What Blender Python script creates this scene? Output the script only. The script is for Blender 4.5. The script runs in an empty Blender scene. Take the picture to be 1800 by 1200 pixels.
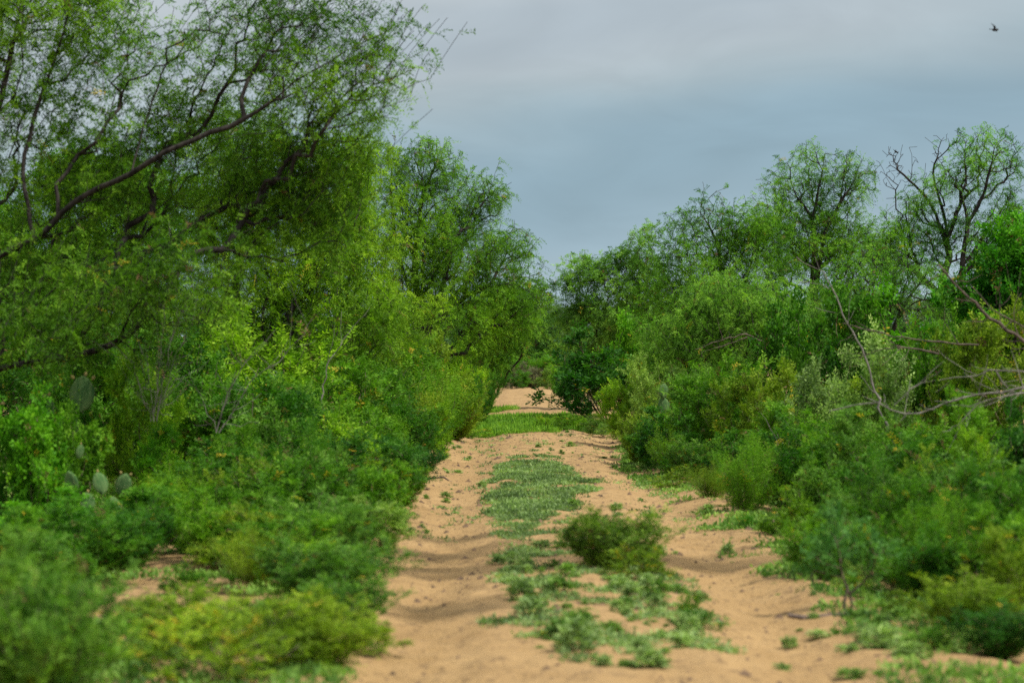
import bpy, math, random
import numpy as np
R = math.radians
sc = bpy.context.scene
COL = sc.collection

# ------------------------------------------------------------------ camera
CAMH, FPX, CX, HY = 1.5, 5000.0, 900.0, 590.0
cd = bpy.data.cameras.new("camera"); cam = bpy.data.objects.new("camera", cd); COL.objects.link(cam)
cam.location = (0, 0, CAMH); cam.rotation_euler = (R(90), 0, 0)
cd.sensor_width = 36; cd.lens = 100; cd.shift_y = -10/1800
cd.clip_start = 0.1; cd.clip_end = 6000
cd.dof.use_dof = True; cd.dof.focus_distance = 42; cd.dof.aperture_fstop = 3.3
sc.camera = cam

# ------------------------------------------------------------------ light
SUN_EL, SUN_AZ = 55, 112          # azimuth measured clockwise from +Y (sun on the right)
az, el = R(SUN_AZ), R(SUN_EL)
sun_dir = (math.sin(az)*math.cos(el), math.cos(az)*math.cos(el), math.sin(el))
sl = bpy.data.lights.new("sun", 'SUN'); sun = bpy.data.objects.new("sun", sl); COL.objects.link(sun)
sl.energy = 3.9; sl.angle = R(2.0); sl.color = (1.0, 0.95, 0.86)
from mathutils import Vector
sun.rotation_euler = Vector(sun_dir).to_track_quat('Z', 'Y').to_euler()
sun.location = (20, 10, 30)

world = bpy.data.worlds.new("World"); sc.world = world; world.use_nodes = True
nt = world.node_tree; nt.nodes.clear()
def N(tree, typ, **kw):
    n = tree.nodes.new(typ)
    for k, v in kw.items(): setattr(n, k, v)
    return n
L = nt.links.new
out = N(nt, 'ShaderNodeOutputWorld'); bg = N(nt, 'ShaderNodeBackground'); bg.inputs['Strength'].default_value = 0.1
sky = N(nt, 'ShaderNodeTexSky', sky_type='NISHITA', sun_disc=False)
sky.sun_elevation = el; sky.sun_rotation = az
tc = N(nt, 'ShaderNodeTexCoord')
sep = N(nt, 'ShaderNodeSeparateXYZ'); L(tc.outputs['Generated'], sep.inputs[0])
mp = N(nt, 'ShaderNodeMapping'); mp.inputs['Scale'].default_value = (4, 4, 22); mp.inputs['Location'].default_value = (3.1, 0, .7)
mp.inputs['Rotation'].default_value = (0, R(4), 0)
L(tc.outputs['Generated'], mp.inputs[0])
nz = N(nt, 'ShaderNodeTexNoise'); nz.inputs['Scale'].default_value = 1.0; nz.inputs['Detail'].default_value = 4; nz.inputs['Roughness'].default_value = .42
nz.inputs['Distortion'].default_value = .4
L(mp.outputs[0], nz.inputs['Vector'])
def math_(tree, op, a, b=None, c=None):
    n = N(tree, 'ShaderNodeMath', operation=op)
    for i, v in enumerate((a, b, c)):
        if v is None: continue
        if isinstance(v, (int, float)): n.inputs[i].default_value = v
        else: tree.links.new(v, n.inputs[i])
    return n.outputs[0]
# elevation with large cloud wobble -> cloud shade
off = math_(nt, 'MULTIPLY', math_(nt, 'SUBTRACT', nz.outputs[0], .5), .055)
tilt = math_(nt, 'MULTIPLY', sep.outputs[0], -.12)
e = math_(nt, 'ADD', math_(nt, 'ADD', sep.outputs[2], off), tilt)
e2 = math_(nt, 'DIVIDE', e, .25)
ramp = N(nt, 'ShaderNodeValToRGB'); L(e2, ramp.inputs[0])
cr = ramp.color_ramp; cr.interpolation = 'B_SPLINE'
def s2l(c): return tuple(((v/255)/12.92 if v/255 < .04045 else (((v/255)+.055)/1.055)**2.4) for v in c)+(1,)
stops = [(0, (160, 181, 193)), (.10, (156, 178, 191)), (.17, (143, 169, 184)), (.25, (131, 159, 175)), (.33, (163, 180, 188)),
         (.39, (178, 188, 194)), (.43, (160, 173, 183)), (.50, (188, 196, 200)), (.75, (194, 200, 204)), (1, (207, 210, 212))]
while len(cr.elements) < len(stops): cr.elements.new(.5)
for el_, (p, c) in zip(cr.elements, stops): el_.position = p; el_.color = s2l(c)
mp2 = N(nt, 'ShaderNodeMapping'); mp2.inputs['Scale'].default_value = (11, 11, 30); mp2.inputs['Rotation'].default_value = (0, R(14), 0)
L(tc.outputs['Generated'], mp2.inputs[0])
nz2 = N(nt, 'ShaderNodeTexNoise'); nz2.inputs['Scale'].default_value = 1.3; nz2.inputs['Detail'].default_value = 6; nz2.inputs['Roughness'].default_value = .5; nz2.inputs['Distortion'].default_value = .8
L(mp2.outputs[0], nz2.inputs['Vector'])
# brighter cloud higher overhead
zup = math_(nt, 'MULTIPLY', math_(nt, 'MAXIMUM', math_(nt, 'SUBTRACT', sep.outputs[2], .14), 0), 1.0)
gain = math_(nt, 'MULTIPLY', math_(nt, 'MULTIPLY', math_(nt, 'ADD', zup, 1.0), 7.2), math_(nt, 'ADD', math_(nt, 'MULTIPLY', nz2.outputs[0], .42), .79))
vs = N(nt, 'ShaderNodeVectorMath', operation='SCALE'); L(ramp.outputs[0], vs.inputs[0]); L(gain, vs.inputs['Scale'])
mx = N(nt, 'ShaderNodeMix', data_type='RGBA'); mx.inputs[0].default_value = .94
L(sky.outputs[0], mx.inputs[6]); L(vs.outputs[0], mx.inputs[7])
L(mx.outputs[2], bg.inputs[0]); L(bg.outputs[0], out.inputs[0])

sc.view_settings.view_transform = 'Standard'; sc.view_settings.look = 'None'
sc.view_settings.exposure = 0.6; sc.view_settings.gamma = 1
sc.cycles.use_denoising = False; sc.cycles.sample_clamp_indirect = 2.0; sc.cycles.sample_clamp_direct = 6.0
sc.cycles.max_bounces = 5; sc.cycles.diffuse_bounces = 3; sc.cycles.glossy_bounces = 2
sc.cycles.transmission_bounces = 4; sc.cycles.transparent_max_bounces = 4

# ------------------------------------------------------------------ helpers
def P(px, py, Y):
    return np.array([(px-CX)*Y/FPX, Y, CAMH-(py-HY)*Y/FPX])
def tag(o, label=None, cat=None, group=None, kind=None):
    if label: o['label'] = label
    if cat: o['category'] = cat
    if group: o['group'] = group
    if kind: o['kind'] = kind
    return o
def empty(name, loc, rz=0):
    o = bpy.data.objects.new(name, None); COL.objects.link(o); o.location = loc; o.rotation_euler = (0, 0, rz)
    o.empty_display_size = .2
    return o
def link(name, me, mat=None, parent=None, color=None):
    o = bpy.data.objects.new(name, me); COL.objects.link(o)
    if mat and not me.materials: me.materials.append(mat)
    if parent: o.parent = parent
    if color: o.color = tuple(color)+(1,) if len(color) == 3 else color
    return o
def mesh(name, V, F4=None, F3=None, tint=None, smooth=False):
    """V (n,3); F4 (m,4); F3 (k,3); tint per vertex"""
    me = bpy.data.meshes.new(name)
    V = np.asarray(V, np.float32)
    me.vertices.add(len(V)); me.vertices.foreach_set('co', V.ravel())
    loops, starts, s = [], [], 0
    if F4 is not None and len(F4):
        F4 = np.asarray(F4, np.int32); loops.append(F4.ravel()); starts.append(np.arange(len(F4))*4+s); s += F4.size
    if F3 is not None and len(F3):
        F3 = np.asarray(F3, np.int32); loops.append(F3.ravel()); starts.append(np.arange(len(F3))*3+s); s += F3.size
    lo = np.concatenate(loops); st = np.concatenate(starts)
    me.loops.add(len(lo)); me.loops.foreach_set('vertex_index', lo)
    me.polygons.add(len(st)); me.polygons.foreach_set('loop_start', st.astype(np.int32))
    if smooth: me.polygons.foreach_set('use_smooth', np.ones(len(st), bool))
    if tint is not None:
        a = me.attributes.new('tint', 'FLOAT', 'POINT'); a.data.foreach_set('value', np.asarray(tint, np.float32))
    me.update(calc_edges=True); me.validate()
    return me
def norm(v):
    return v/np.maximum(np.linalg.norm(v, axis=-1, keepdims=True), 1e-9)
def perp(d, rng):
    """random unit vector perpendicular to each d"""
    r = rng.normal(size=d.shape); r -= (r*d).sum(-1, keepdims=True)*d
    return norm(r)

# ------------------------------------------------------------------ materials
def leaf_mat():
    m = bpy.data.materials.new("leaf"); m.use_nodes = True; t = m.node_tree; t.nodes.clear()
    o = N(t, 'ShaderNodeOutputMaterial'); mix = N(t, 'ShaderNodeMixShader'); mix.inputs[0].default_value = .36
    p = N(t, 'ShaderNodeBsdfPrincipled'); p.inputs['Roughness'].default_value = .6; p.inputs['Specular IOR Level'].default_value = .12
    tr = N(t, 'ShaderNodeBsdfTranslucent')
    oi = N(t, 'ShaderNodeObjectInfo'); at = N(t, 'ShaderNodeAttribute', attribute_name='tint')
    hs = N(t, 'ShaderNodeHueSaturation')
    # tint 0..1 -> value .65 .. 1.5, hue slightly to yellow
    mr = N(t, 'ShaderNodeMapRange'); mr.inputs[3].default_value = .45; mr.inputs[4].default_value = 2.1
    t.links.new(at.outputs['Fac'], mr.inputs[0]); t.links.new(mr.outputs[0], hs.inputs['Value'])
    mh = N(t, 'ShaderNodeMapRange'); mh.inputs[3].default_value = .522; mh.inputs[4].default_value = .48
    t.links.new(at.outputs['Fac'], mh.inputs[0]); t.links.new(mh.outputs[0], hs.inputs['Hue'])
    t.links.new(oi.outputs['Color'], hs.inputs['Color'])
    # a few yellowed leaves : tint > 1
    gt = math_(t, 'GREATER_THAN', at.outputs['Fac'], 1.2)
    yel = N(t, 'ShaderNodeMix', data_type='RGBA'); t.links.new(gt, yel.inputs[0]); t.links.new(hs.outputs[0], yel.inputs[6])
    gy = math_(t, 'GREATER_THAN', at.outputs['Fac'], 1.4)
    yb = N(t, 'ShaderNodeMix', data_type='RGBA'); t.links.new(gy, yb.inputs[0]); yb.inputs[6].default_value = (.15, .095, .045, 1); yb.inputs[7].default_value = (.42, .33, .03, 1)
    t.links.new(yb.outputs[2], yel.inputs[7])
    t.links.new(yel.outputs[2], p.inputs['Base Color'])
    wt = N(t, 'ShaderNodeMix', data_type='RGBA', blend_type='MULTIPLY'); wt.inputs[0].default_value = 1
    t.links.new(yel.outputs[2], wt.inputs[6]); wt.inputs[7].default_value = (1.05, 1.3, .5, 1)
    t.links.new(wt.outputs[2], tr.inputs[0])
    t.links.new(p.outputs[0], mix.inputs[1]); t.links.new(tr.outputs[0], mix.inputs[2]); t.links.new(mix.outputs[0], o.inputs[0])
    return m
def bark_mat(name, a, b, scale=25):
    m = bpy.data.materials.new(name); m.use_nodes = True; t = m.node_tree
    p = t.nodes['Principled BSDF']; p.inputs['Roughness'].default_value = .9; p.inputs['Specular IOR Level'].default_value = .2
    tc = N(t, 'ShaderNodeTexCoord'); mp = N(t, 'ShaderNodeMapping'); mp.inputs['Scale'].default_value = (1, 1, .25)
    n = N(t, 'ShaderNodeTexNoise'); n.inputs['Scale'].default_value = scale; n.inputs['Detail'].default_value = 4
    t.links.new(tc.outputs['Object'], mp.inputs[0]); t.links.new(mp.outputs[0], n.inputs['Vector'])
    r = N(t, 'ShaderNodeValToRGB'); r.color_ramp.elements[0].position = .35; r.color_ramp.elements[1].position = .65
    r.color_ramp.elements[0].color = a+(1,); r.color_ramp.elements[1].color = b+(1,)
    t.links.new(n.outputs[0], r.inputs[0]); t.links.new(r.outputs[0], p.inputs['Base Color'])
    b_ = N(t, 'ShaderNodeBump'); b_.inputs['Strength'].default_value = .5; b_.inputs['Distance'].default_value = .01
    t.links.new(n.outputs[0], b_.inputs['Height']); t.links.new(b_.outputs[0], p.inputs['Normal'])
    return m
def plain_mat(name, c, rough=.7, c2=None, scale=20):
    return bark_mat(name, tuple(c), tuple(c2 or c), scale)
def sand_mat(name, litter):
    m = bpy.data.materials.new(name); m.use_nodes = True; t = m.node_tree
    p = t.nodes['Principled BSDF']; p.inputs['Roughness'].default_value = .95; p.inputs['Specular IOR Level'].default_value = .15
    tc = N(t, 'ShaderNodeTexCoord')
    def noise(s, d=5, sc3=None, ro=.55):
        n = N(t, 'ShaderNodeTexNoise'); n.inputs['Scale'].default_value = s; n.inputs['Detail'].default_value = d; n.inputs['Roughness'].default_value = ro
        if sc3:
            q = N(t, 'ShaderNodeMapping'); q.inputs['Scale'].default_value = sc3
            t.links.new(tc.outputs['Object'], q.inputs[0]); t.links.new(q.outputs[0], n.inputs['Vector'])
        else: t.links.new(tc.outputs['Object'], n.inputs['Vector'])
        return n.outputs[0]
    big, med, fine = noise(.6, 4), noise(3.5, 6, (1, .55, 1)), noise(45, 6)
    r = N(t, 'ShaderNodeValToRGB'); cr = r.color_ramp
    cr.elements[0].position = .3; cr.elements[0].color = (.215, .133, .055, 1)
    cr.elements[1].position = .7; cr.elements[1].color = (.345, .228, .104, 1)
    q = math_(t, 'ADD', math_(t, 'MULTIPLY', big, .35), math_(t, 'ADD', math_(t, 'MULTIPLY', med, .4), math_(t, 'MULTIPLY', fine, .25)))
    t.links.new(q, r.inputs[0])
    # dark litter specks and damp crusted spots
    sp = noise(11, 6, (1, .6, 1), .75)
    s1 = N(t, 'ShaderNodeMapRange'); s1.inputs[1].default_value = .53 if not litter else .46; s1.inputs[2].default_value = .64 if not litter else .6
    t.links.new(sp, s1.inputs[0])
    mx = N(t, 'ShaderNodeMix', data_type='RGBA'); t.links.new(math_(t, 'MULTIPLY', s1.outputs[0], .55 if not litter else .85), mx.inputs[0])
    t.links.new(r.outputs[0], mx.inputs[6]); mx.inputs[7].default_value = (.075, .047, .027, 1)
    t.links.new(mx.outputs[2], p.inputs['Base Color'])
    b = N(t, 'ShaderNodeBump'); b.inputs['Strength'].default_value = .8; b.inputs['Distance'].default_value = .018
    t.links.new(math_(t, 'ADD', fine, math_(t, 'MULTIPLY', sp, 1.2)), b.inputs['Height']); t.links.new(b.outputs[0], p.inputs['Normal'])
    return m
LEAF = leaf_mat()
BARK = bark_mat('dark_bark', (.012, .010, .009), (.042, .036, .032))
TWIG = bark_mat('shrub_stem', (.07, .05, .035), (.16, .125, .09))
DEAD = bark_mat('dead_wood', (.085, .078, .07), (.235, .215, .195), 18)
DEADLT = bark_mat('grey_dead_wood', (.16, .15, .14), (.38, .36, .34), 18)
DEADDK = bark_mat('brown_dead_wood', (.045, .035, .03), (.14, .105, .085), 18)
SAND = sand_mat('track_sand', False)
SOIL = sand_mat('ground_sand', True)

# ------------------------------------------------------------------ plant generator
def skeleton(rng, pts, dens, nodes, par, rad0=None, bf=.35, step=.16, wig=.12):
    """minimal-path tree joining the points to the given start nodes"""
    n0 = len(nodes)
    nodes = [np.asarray(v, float) for v in nodes]; par = list(par)
    plen = []
    for i in range(n0):
        plen.append(0 if par[i] < 0 else plen[par[i]]+np.linalg.norm(nodes[i]-nodes[par[i]]))
    dn = [0.]*n0
    pts = np.asarray(pts, float); n = len(pts)
    A = np.array(nodes); D = np.linalg.norm(pts[:, None]-A[None], axis=2)
    C = D+bf*np.array(plen)[None]
    best = C.min(1); bp = C.argmin(1)
    alive = np.ones(n, bool)
    for _ in range(n):
        i = int(np.argmin(np.where(alive, best, 1e9))); alive[i] = False
        p, q = nodes[bp[i]], pts[i]; d = np.linalg.norm(q-p)
        k = max(1, int(round(d/step))); prev = int(bp[i])
        for j in range(1, k+1):
            f = j/k; c = p+(q-p)*f
            if j < k: c = c+rng.normal(size=3)*wig*d/k*.9
            nodes.append(c); par.append(prev); plen.append(plen[prev]+np.linalg.norm(c-nodes[prev])); dn.append(dens[i])
            prev = len(nodes)-1
            cost = np.linalg.norm(pts-c, axis=1)+bf*plen[prev]
            u = alive & (cost < best); best[u] = cost[u]; bp[u] = prev
    return np.array(nodes), np.array(par), np.array(dn), n0
def radii(par, tip=.0022, ex=2.1, rmax=.09):
    n = len(par); s = np.zeros(n); r = np.zeros(n)
    for i in range(n-1, -1, -1):
        v = s[i]+(tip**ex if s[i] == 0 else 0)
        r[i] = v**(1/ex)
        if par[i] >= 0: s[par[i]] += v
    return np.minimum(r, rmax)
def tubes(A, B, ra, rb, sides):
    d = norm(B-A); h = np.where(np.abs(d[:, 2:3]) > .9, np.array([[1., 0, 0]]), np.array([[0., 0, 1]]))
    u = norm(np.cross(d, h)); v = np.cross(d, u)
    a = np.arange(sides)*2*np.pi/sides
    ring = np.cos(a)[None, :, None]*u[:, None]+np.sin(a)[None, :, None]*v[:, None]
    ext = d*(ra*.3)[:, None]
    V = np.concatenate([(A-ext)[:, None]+ring*ra[:, None, None], (B+ext)[:, None]+ring*rb[:, None, None]], 1)   # m,2s,3
    m = len(A); i = np.arange(sides); j = (i+1) % sides
    f = np.stack([i, j, j+sides, i+sides], 1)
    F = f[None]+(np.arange(m)*2*sides)[:, None, None]
    return V.reshape(-1, 3), F.reshape(-1, 4)
def join(parts):
    Vs, Fs, o = [], [], 0
    for V, F in parts:
        if len(V) == 0: continue
        Vs.append(V); Fs.append(F+o); o += len(V)
    return np.concatenate(Vs), np.concatenate(Fs)
def wood(nodes, par, r, rmin=0):
    k = np.nonzero(par >= 0)[0]
    k = k[r[k] > rmin]
    p = par[k]; big = r[k] > .012
    out_ = []
    for m_, s in ((big, 7), (~big, 3)):
        if m_.any():
            ra = np.minimum(r[p[m_]], r[k[m_]]*1.35)
            out_.append(tubes(nodes[p[m_]], nodes[k[m_]], ra, r[k[m_]], s))
    return join(out_)
KIND = {  # leaflet length, width, leaflets per spray, spray length, droop, up-bias, spray density per metre
 'mesquite': (.034, .0085, 18, .16, .10, .0, 21),
 'mesquite_far': (.050, .014, 13, .16, .09, .0, 22),
 'fern':     (.026, .0095, 14, .10, .0, .6, 36),
 'ovate':    (.030, .017, 7, .08, .0, .35, 50),
 'broom':    (.045, .006, 9, .16, -.02, 1.2, 50),
 'pale':     (.030, .012, 8, .10, -.01, .7, 60),
}
MULT = 1.45
def leaves(rng, kind, nodes, par, dn, r, rl=.0085, mult=1.0, size=1.0, center=None, yellow=.004, gap=.0):
    l, w, nl, L_, droop, up, dpm = KIND[kind]; l *= size; w *= size; L_ *= size
    k = np.nonzero((par >= 0) & (r < rl) & (dn > 0))[0]; p = par[k]
    seg = nodes[k]-nodes[p]; ln = np.linalg.norm(seg, axis=1)
    cnt = rng.poisson(ln*dpm*dn[k]*mult*MULT)
    idx = np.repeat(np.arange(len(k)), cnt); m = len(idx)
    t = rng.random(m)[:, None]
    base = nodes[p[idx]]+seg[idx]*t
    ed = norm(seg[idx])
    d = norm(ed*.7+perp(ed, rng)*.9+np.array([0, 0, up])+rng.normal(size=(m, 3))*.25)
    side = perp(d, rng)
    # clump tint from low frequency position noise
    ph = rng.random((6, 4))*6.28; fr = rng.normal(size=(6, 3))*3.2
    cl = sum(np.sin(base@fr[i]+ph[i, 0]) for i in range(6))/6
    tsp = np.clip(.42+cl*.55+rng.normal(size=m)*.2, 0, 1)
    s = (np.arange(nl)+.6)/nl
    sg = np.where(np.arange(nl) % 2 == 0, 1., -1.)
    Lr = (L_*(.65+.6*rng.random(m)))
    b = base[:, None]+d[:, None]*(Lr[:, None]*s)[..., None]
    b[..., 2] -= droop*(s**2)[None]*(.4+1.2*rng.random(m))[:, None]
    ld = norm(side[:, None]*sg[None, :, None]+d[:, None]*.55+rng.normal(size=(m, nl, 3))*.28)
    lw = norm(np.cross(ld, norm(np.cross(d, side))[:, None]+rng.normal(size=(m, nl, 3))*.45))
    sz = (.7+.6*rng.random((m, nl)))[..., None]
    tip = b+ld*l*sz; mid = b+ld*l*.45*sz
    V = np.stack([b, mid+lw*w*.5*sz, tip, mid-lw*w*.5*sz], 2).reshape(-1, 3)
    F = np.arange(len(V)).reshape(-1, 4)
    ti = np.clip(tsp[:, None]+rng.normal(size=(m, nl))*.08, 0, 1)
    rr_ = rng.random(m); ti[rr_ < yellow] = 1.5; ti[rr_ > 1-.012] = 1.3
    return V, F, np.repeat(ti.ravel(), 4)
def ellip(rng, n, c, rad, ncl=None, sig=.13, shell=.45, flat=0):
    """clustered points in an ellipsoid"""
    ncl = ncl or max(4, n//11)
    q = norm(rng.normal(size=(ncl, 3)))*(shell+(1-shell)*rng.random((ncl, 1))**.6)
    own = rng.integers(0, ncl, n)
    pt = q[own]*np.asarray(rad)*.93+rng.normal(size=(n, 3))*sig
    return np.asarray(c)+pt

def catmull(p, m=4):
    if len(p) < 3: return p
    q = [2*p[0]-p[1]]+list(p)+[2*p[-1]-p[-2]]; o = [p[0]]
    for i in range(1, len(q)-2):
        for k in range(1, m+1):
            t = k/m; a, b, c, d = q[i-1], q[i], q[i+1], q[i+2]
            o.append(.5*(2*b+(c-a)*t+(2*a-5*b+4*c-d)*t*t+(3*b-a-3*c+d)*t**3))
    return o
def tree(name, label, cat, Y, basepx, lobes, kind='mesquite', color=(.09, .15, .03), limbs=(), seed=0, group=None, mult=1.,
         size=1., sig=.12, bf=.35, rmax=.08, yellow=.003, tip=.0022, rl=.0085, bark=None, baser=.2, whips=0, wdir=(.25, 0, 1.), wlen=.45):
    """lobes: (px,py,rx_px,ry_px,npts,density[,depth_px[,dY]])   limbs: polylines [(px,py,dY)...] starting at the base"""
    rng = np.random.default_rng(seed)
    base = np.array([(basepx-CX)*Y/FPX, Y, 0.])
    S = Y/FPX
    nodes, par = [np.zeros(3)+[0, 0, -.03]], [-1]
    ext = []
    for lb in limbs:
        poly = catmull([P(x, y, Y+dy)-base for x, y, dy in lb])
        # attach to the nearest existing node
        A = np.array(nodes); j = int(np.linalg.norm(A-poly[0], axis=1).argmin())
        prev = j; last = nodes[j]
        for q in poly:
            d = np.linalg.norm(q-last); k = max(1, int(d/.15+.5))
            for i in range(1, k+1):
                c = last+(q-last)*i/k+rng.normal(size=3)*.006
                nodes.append(c); par.append(prev); prev = len(nodes)-1
            last = q
        ext.append(prev)
    if not limbs:   # simple multi-stem trunk
        for s in range(rng.integers(2, 4)):
            a = rng.random()*6.28; prev = 0
            for i in range(1, 6):
                nodes.append(np.array([math.cos(a)*.09*i*baser/.2, math.sin(a)*.09*i*baser/.2, .22*i*(base_h(lobes, S)*.28)])+rng.normal(size=3)*.03)
                par.append(prev); prev = len(nodes)-1
    pts, dens = [], []
    for lb in lobes:
        px, py, rx, ry, n, dd = lb[:6]
        rd = lb[6] if len(lb) > 6 and lb[6] else rx*.8
        dy = lb[7] if len(lb) > 7 else 0
        c = P(px, py, Y+dy)-base
        q = ellip(rng, n, c, (rx*S, rd*S, ry*S), sig=sig)
        q[:, 2] = np.maximum(q[:, 2], .12)
        pts.append(q); dens.append(np.full(n, dd))
    pts = np.concatenate(pts); dens = np.concatenate(dens)
    nodes, par, dn, n0 = skeleton(rng, pts, dens, nodes, par, bf=bf)
    if whips:   # long straight shoots carrying leaves
        r0 = radii(par, tip=tip, rmax=rmax); cand = np.nonzero((r0 < .02) & (dn > .0) & (np.arange(len(par)) >= n0))[0]
        pick = rng.choice(cand, whips); nn, pp, dd2 = [nodes], [par], [dn]; c0 = len(nodes)
        for a in pick:
            d = norm(np.array(wdir)+rng.normal(size=3)*np.array([.28, .35, .22])); ln = wlen*(.5+rng.random())
            bend = rng.normal(size=3)*.06; bend[2] = -.10*rng.random(); t = np.linspace(0, 1, 6)[1:, None]
            nn.append(nodes[a]+d*ln*t+bend*t**2); pp.append(np.array([a]+[c0+k for k in range(4)])); dd2.append(np.full(5, min(.6, .7*dn[a])))
            c0 += 5
        nodes = np.concatenate(nn); par = np.concatenate(pp); dn = np.concatenate(dd2)
    r = radii(par, tip=tip, rmax=rmax)
    root = empty(name, base); tag(root, label, cat, group)
    V, F = wood(nodes, par, r)
    link('trunk', mesh('trunk', V, F, smooth=True), bark or BARK, root)
    V, F, t = leaves(rng, kind, nodes, par, dn, r, mult=mult, size=size, yellow=yellow, rl=rl)
    link('crown', mesh('crown', V, F, tint=t), LEAF, root, color)
    return root
def base_h(lobes, S):
    return max(.6, 1.5-(max(l[1] for l in lobes)-HY)*S)

# shrub prototypes: about 1 m wide and 1 m high, foliage and stems shared by every copy
def shrub_mesh(kind, seed, n=420, mult=1., shape='round', yellow=.006, size=1.):
    rng = np.random.default_rng(seed)
    nodes, par = [np.zeros(3)], [-1]
    ns = 9
    for s in range(ns):
        a = s*6.283/ns+rng.random()*.6; lean = (.25+.55*rng.random())*(.5 if shape == 'upright' else 1); prev = 0
        for i in range(1, 6):
            nodes.append(np.array([math.cos(a)*lean*.085*i, math.sin(a)*lean*.085*i, .085*i*(1.2-.5*lean)])+rng.normal(size=3)*.008)
            par.append(prev); prev = len(nodes)-1
    m = n; P_ = []
    nl = 7
    cs = []
    for i in range(nl):   # uneven outline: several overlapping lobes
        a = rng.random()*6.28; rr = .27*math.sqrt(rng.random()) if i else 0
        cs.append((math.cos(a)*rr, math.sin(a)*rr, .34+.34*rng.random()*(1-rr), .16+.13*rng.random()))
    if shape == 'mound':
        cs += [(math.cos(a)*.34, math.sin(a)*.34, .2, .2) for a in np.arange(0, 6.28, 1.05)]
    elif shape != 'upright':
        cs += [(math.cos(a)*.30, math.sin(a)*.30, .28, .2) for a in np.arange(.5, 6.28, 1.25)]
    for (x, y, z, rr) in cs:
        k = m//len(cs)
        zz = rr*1.25 if shape != 'mound' else rr
        P_.append(ellip(rng, k, (x, y, z), (rr, rr, zz), sig=.032, shell=.35, ncl=max(4, k//9)))
    P_ = np.concatenate(P_)
    if shape == 'upright':   # stems fanning straight up from the base
        a = rng.random(n)*6.283; w5 = 1+.22*np.sin(a*3+seed)+.14*np.sin(a*7+2*seed); h_ = .06+.8*rng.random(n)**.9*w5; rr = .46*rng.random(n)**.6*np.clip(h_, 0, 1)**.6*(1+.25*np.sin(a*5+seed))
        P_ = np.stack([np.cos(a)*rr, np.sin(a)*rr, h_*(1-1.1*rr*rr)], 1)+rng.normal(size=(n, 3))*.02
    P_[:, 2] = np.maximum(P_[:, 2], .04)
    hgt = P_[:, 2].max(); P_[:, 2] *= .97/hgt
    nodes, par, dn, n0 = skeleton(rng, P_, np.ones(len(P_)), nodes, par, bf=.5 if shape != 'upright' else .9, step=.09, wig=.06)
    r = radii(par, tip=.0014, rmax=.02)
    V, F = wood(nodes, par, r)
    st = mesh('stems', V, F, smooth=True); st.materials.append(TWIG)
    V, F, t = leaves(rng, kind, nodes, par, dn, r, mult=mult, yellow=yellow, rl=.006, size=size)
    lf = mesh('foliage', V, F, tint=t); lf.materials.append(LEAF)
    return st, lf
PROTO = {}
def protos(key, kind, shape, seeds, **kw):
    PROTO[key] = [shrub_mesh(kind, s, shape=shape, **kw) for s in seeds]
protos('fern', 'fern', 'round', (11, 12, 13, 14), mult=1.15)
protos('ovate', 'ovate', 'round', (21, 22, 23))
protos('broom', 'broom', 'upright', (31, 32, 33), mult=.62, n=260)
protos('pale', 'pale', 'round', (41, 42))
protos('weed', 'fern', 'mound', (51, 52, 53), mult=.8, n=380, size=1.1, yellow=.03)
protos('fan', 'fern', 'upright', (71, 72, 73), mult=.85, n=420)
protos('flower', 'fern', 'round', (81, 82), mult=.75, n=330, size=1.15, yellow=.07)
protos('tuft', 'ovate', 'mound', (61, 62, 63, 64), mult=.22, n=60, size=4.6, yellow=.01)
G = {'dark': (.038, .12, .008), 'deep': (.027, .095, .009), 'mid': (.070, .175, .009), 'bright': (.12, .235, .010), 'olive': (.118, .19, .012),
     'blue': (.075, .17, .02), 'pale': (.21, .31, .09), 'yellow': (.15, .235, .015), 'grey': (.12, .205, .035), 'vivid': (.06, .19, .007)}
cnt = [0]
def shrub(key, px, Y, wpx, top, color, label, name='shrub', cat='shrub', group=None, rz=None, hs=1.):
    i = cnt[0]; cnt[0] += 1
    if key == 'fern' and i % 2: key = 'fan'
    wf = 1.2 if key in ('fan', 'flower') else 1.
    st, lf = PROTO[key][i % len(PROTO[key])]
    w = wpx*Y/FPX*1.2; h = max(1.1*(CAMH-(top-HY)*Y/FPX), .15, .5*w)
    root = empty(name, ((px-CX)*Y/FPX, Y, -.01), (i*2.39996) % 6.28 if rz is None else rz)
    tag(root, label, cat, group)
    root.scale = (w*wf, w*wf, h)
    link('stems', st, None, root); c = G[color] if isinstance(color, str) else color
    link('foliage', lf, None, root, c)
    return root

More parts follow.
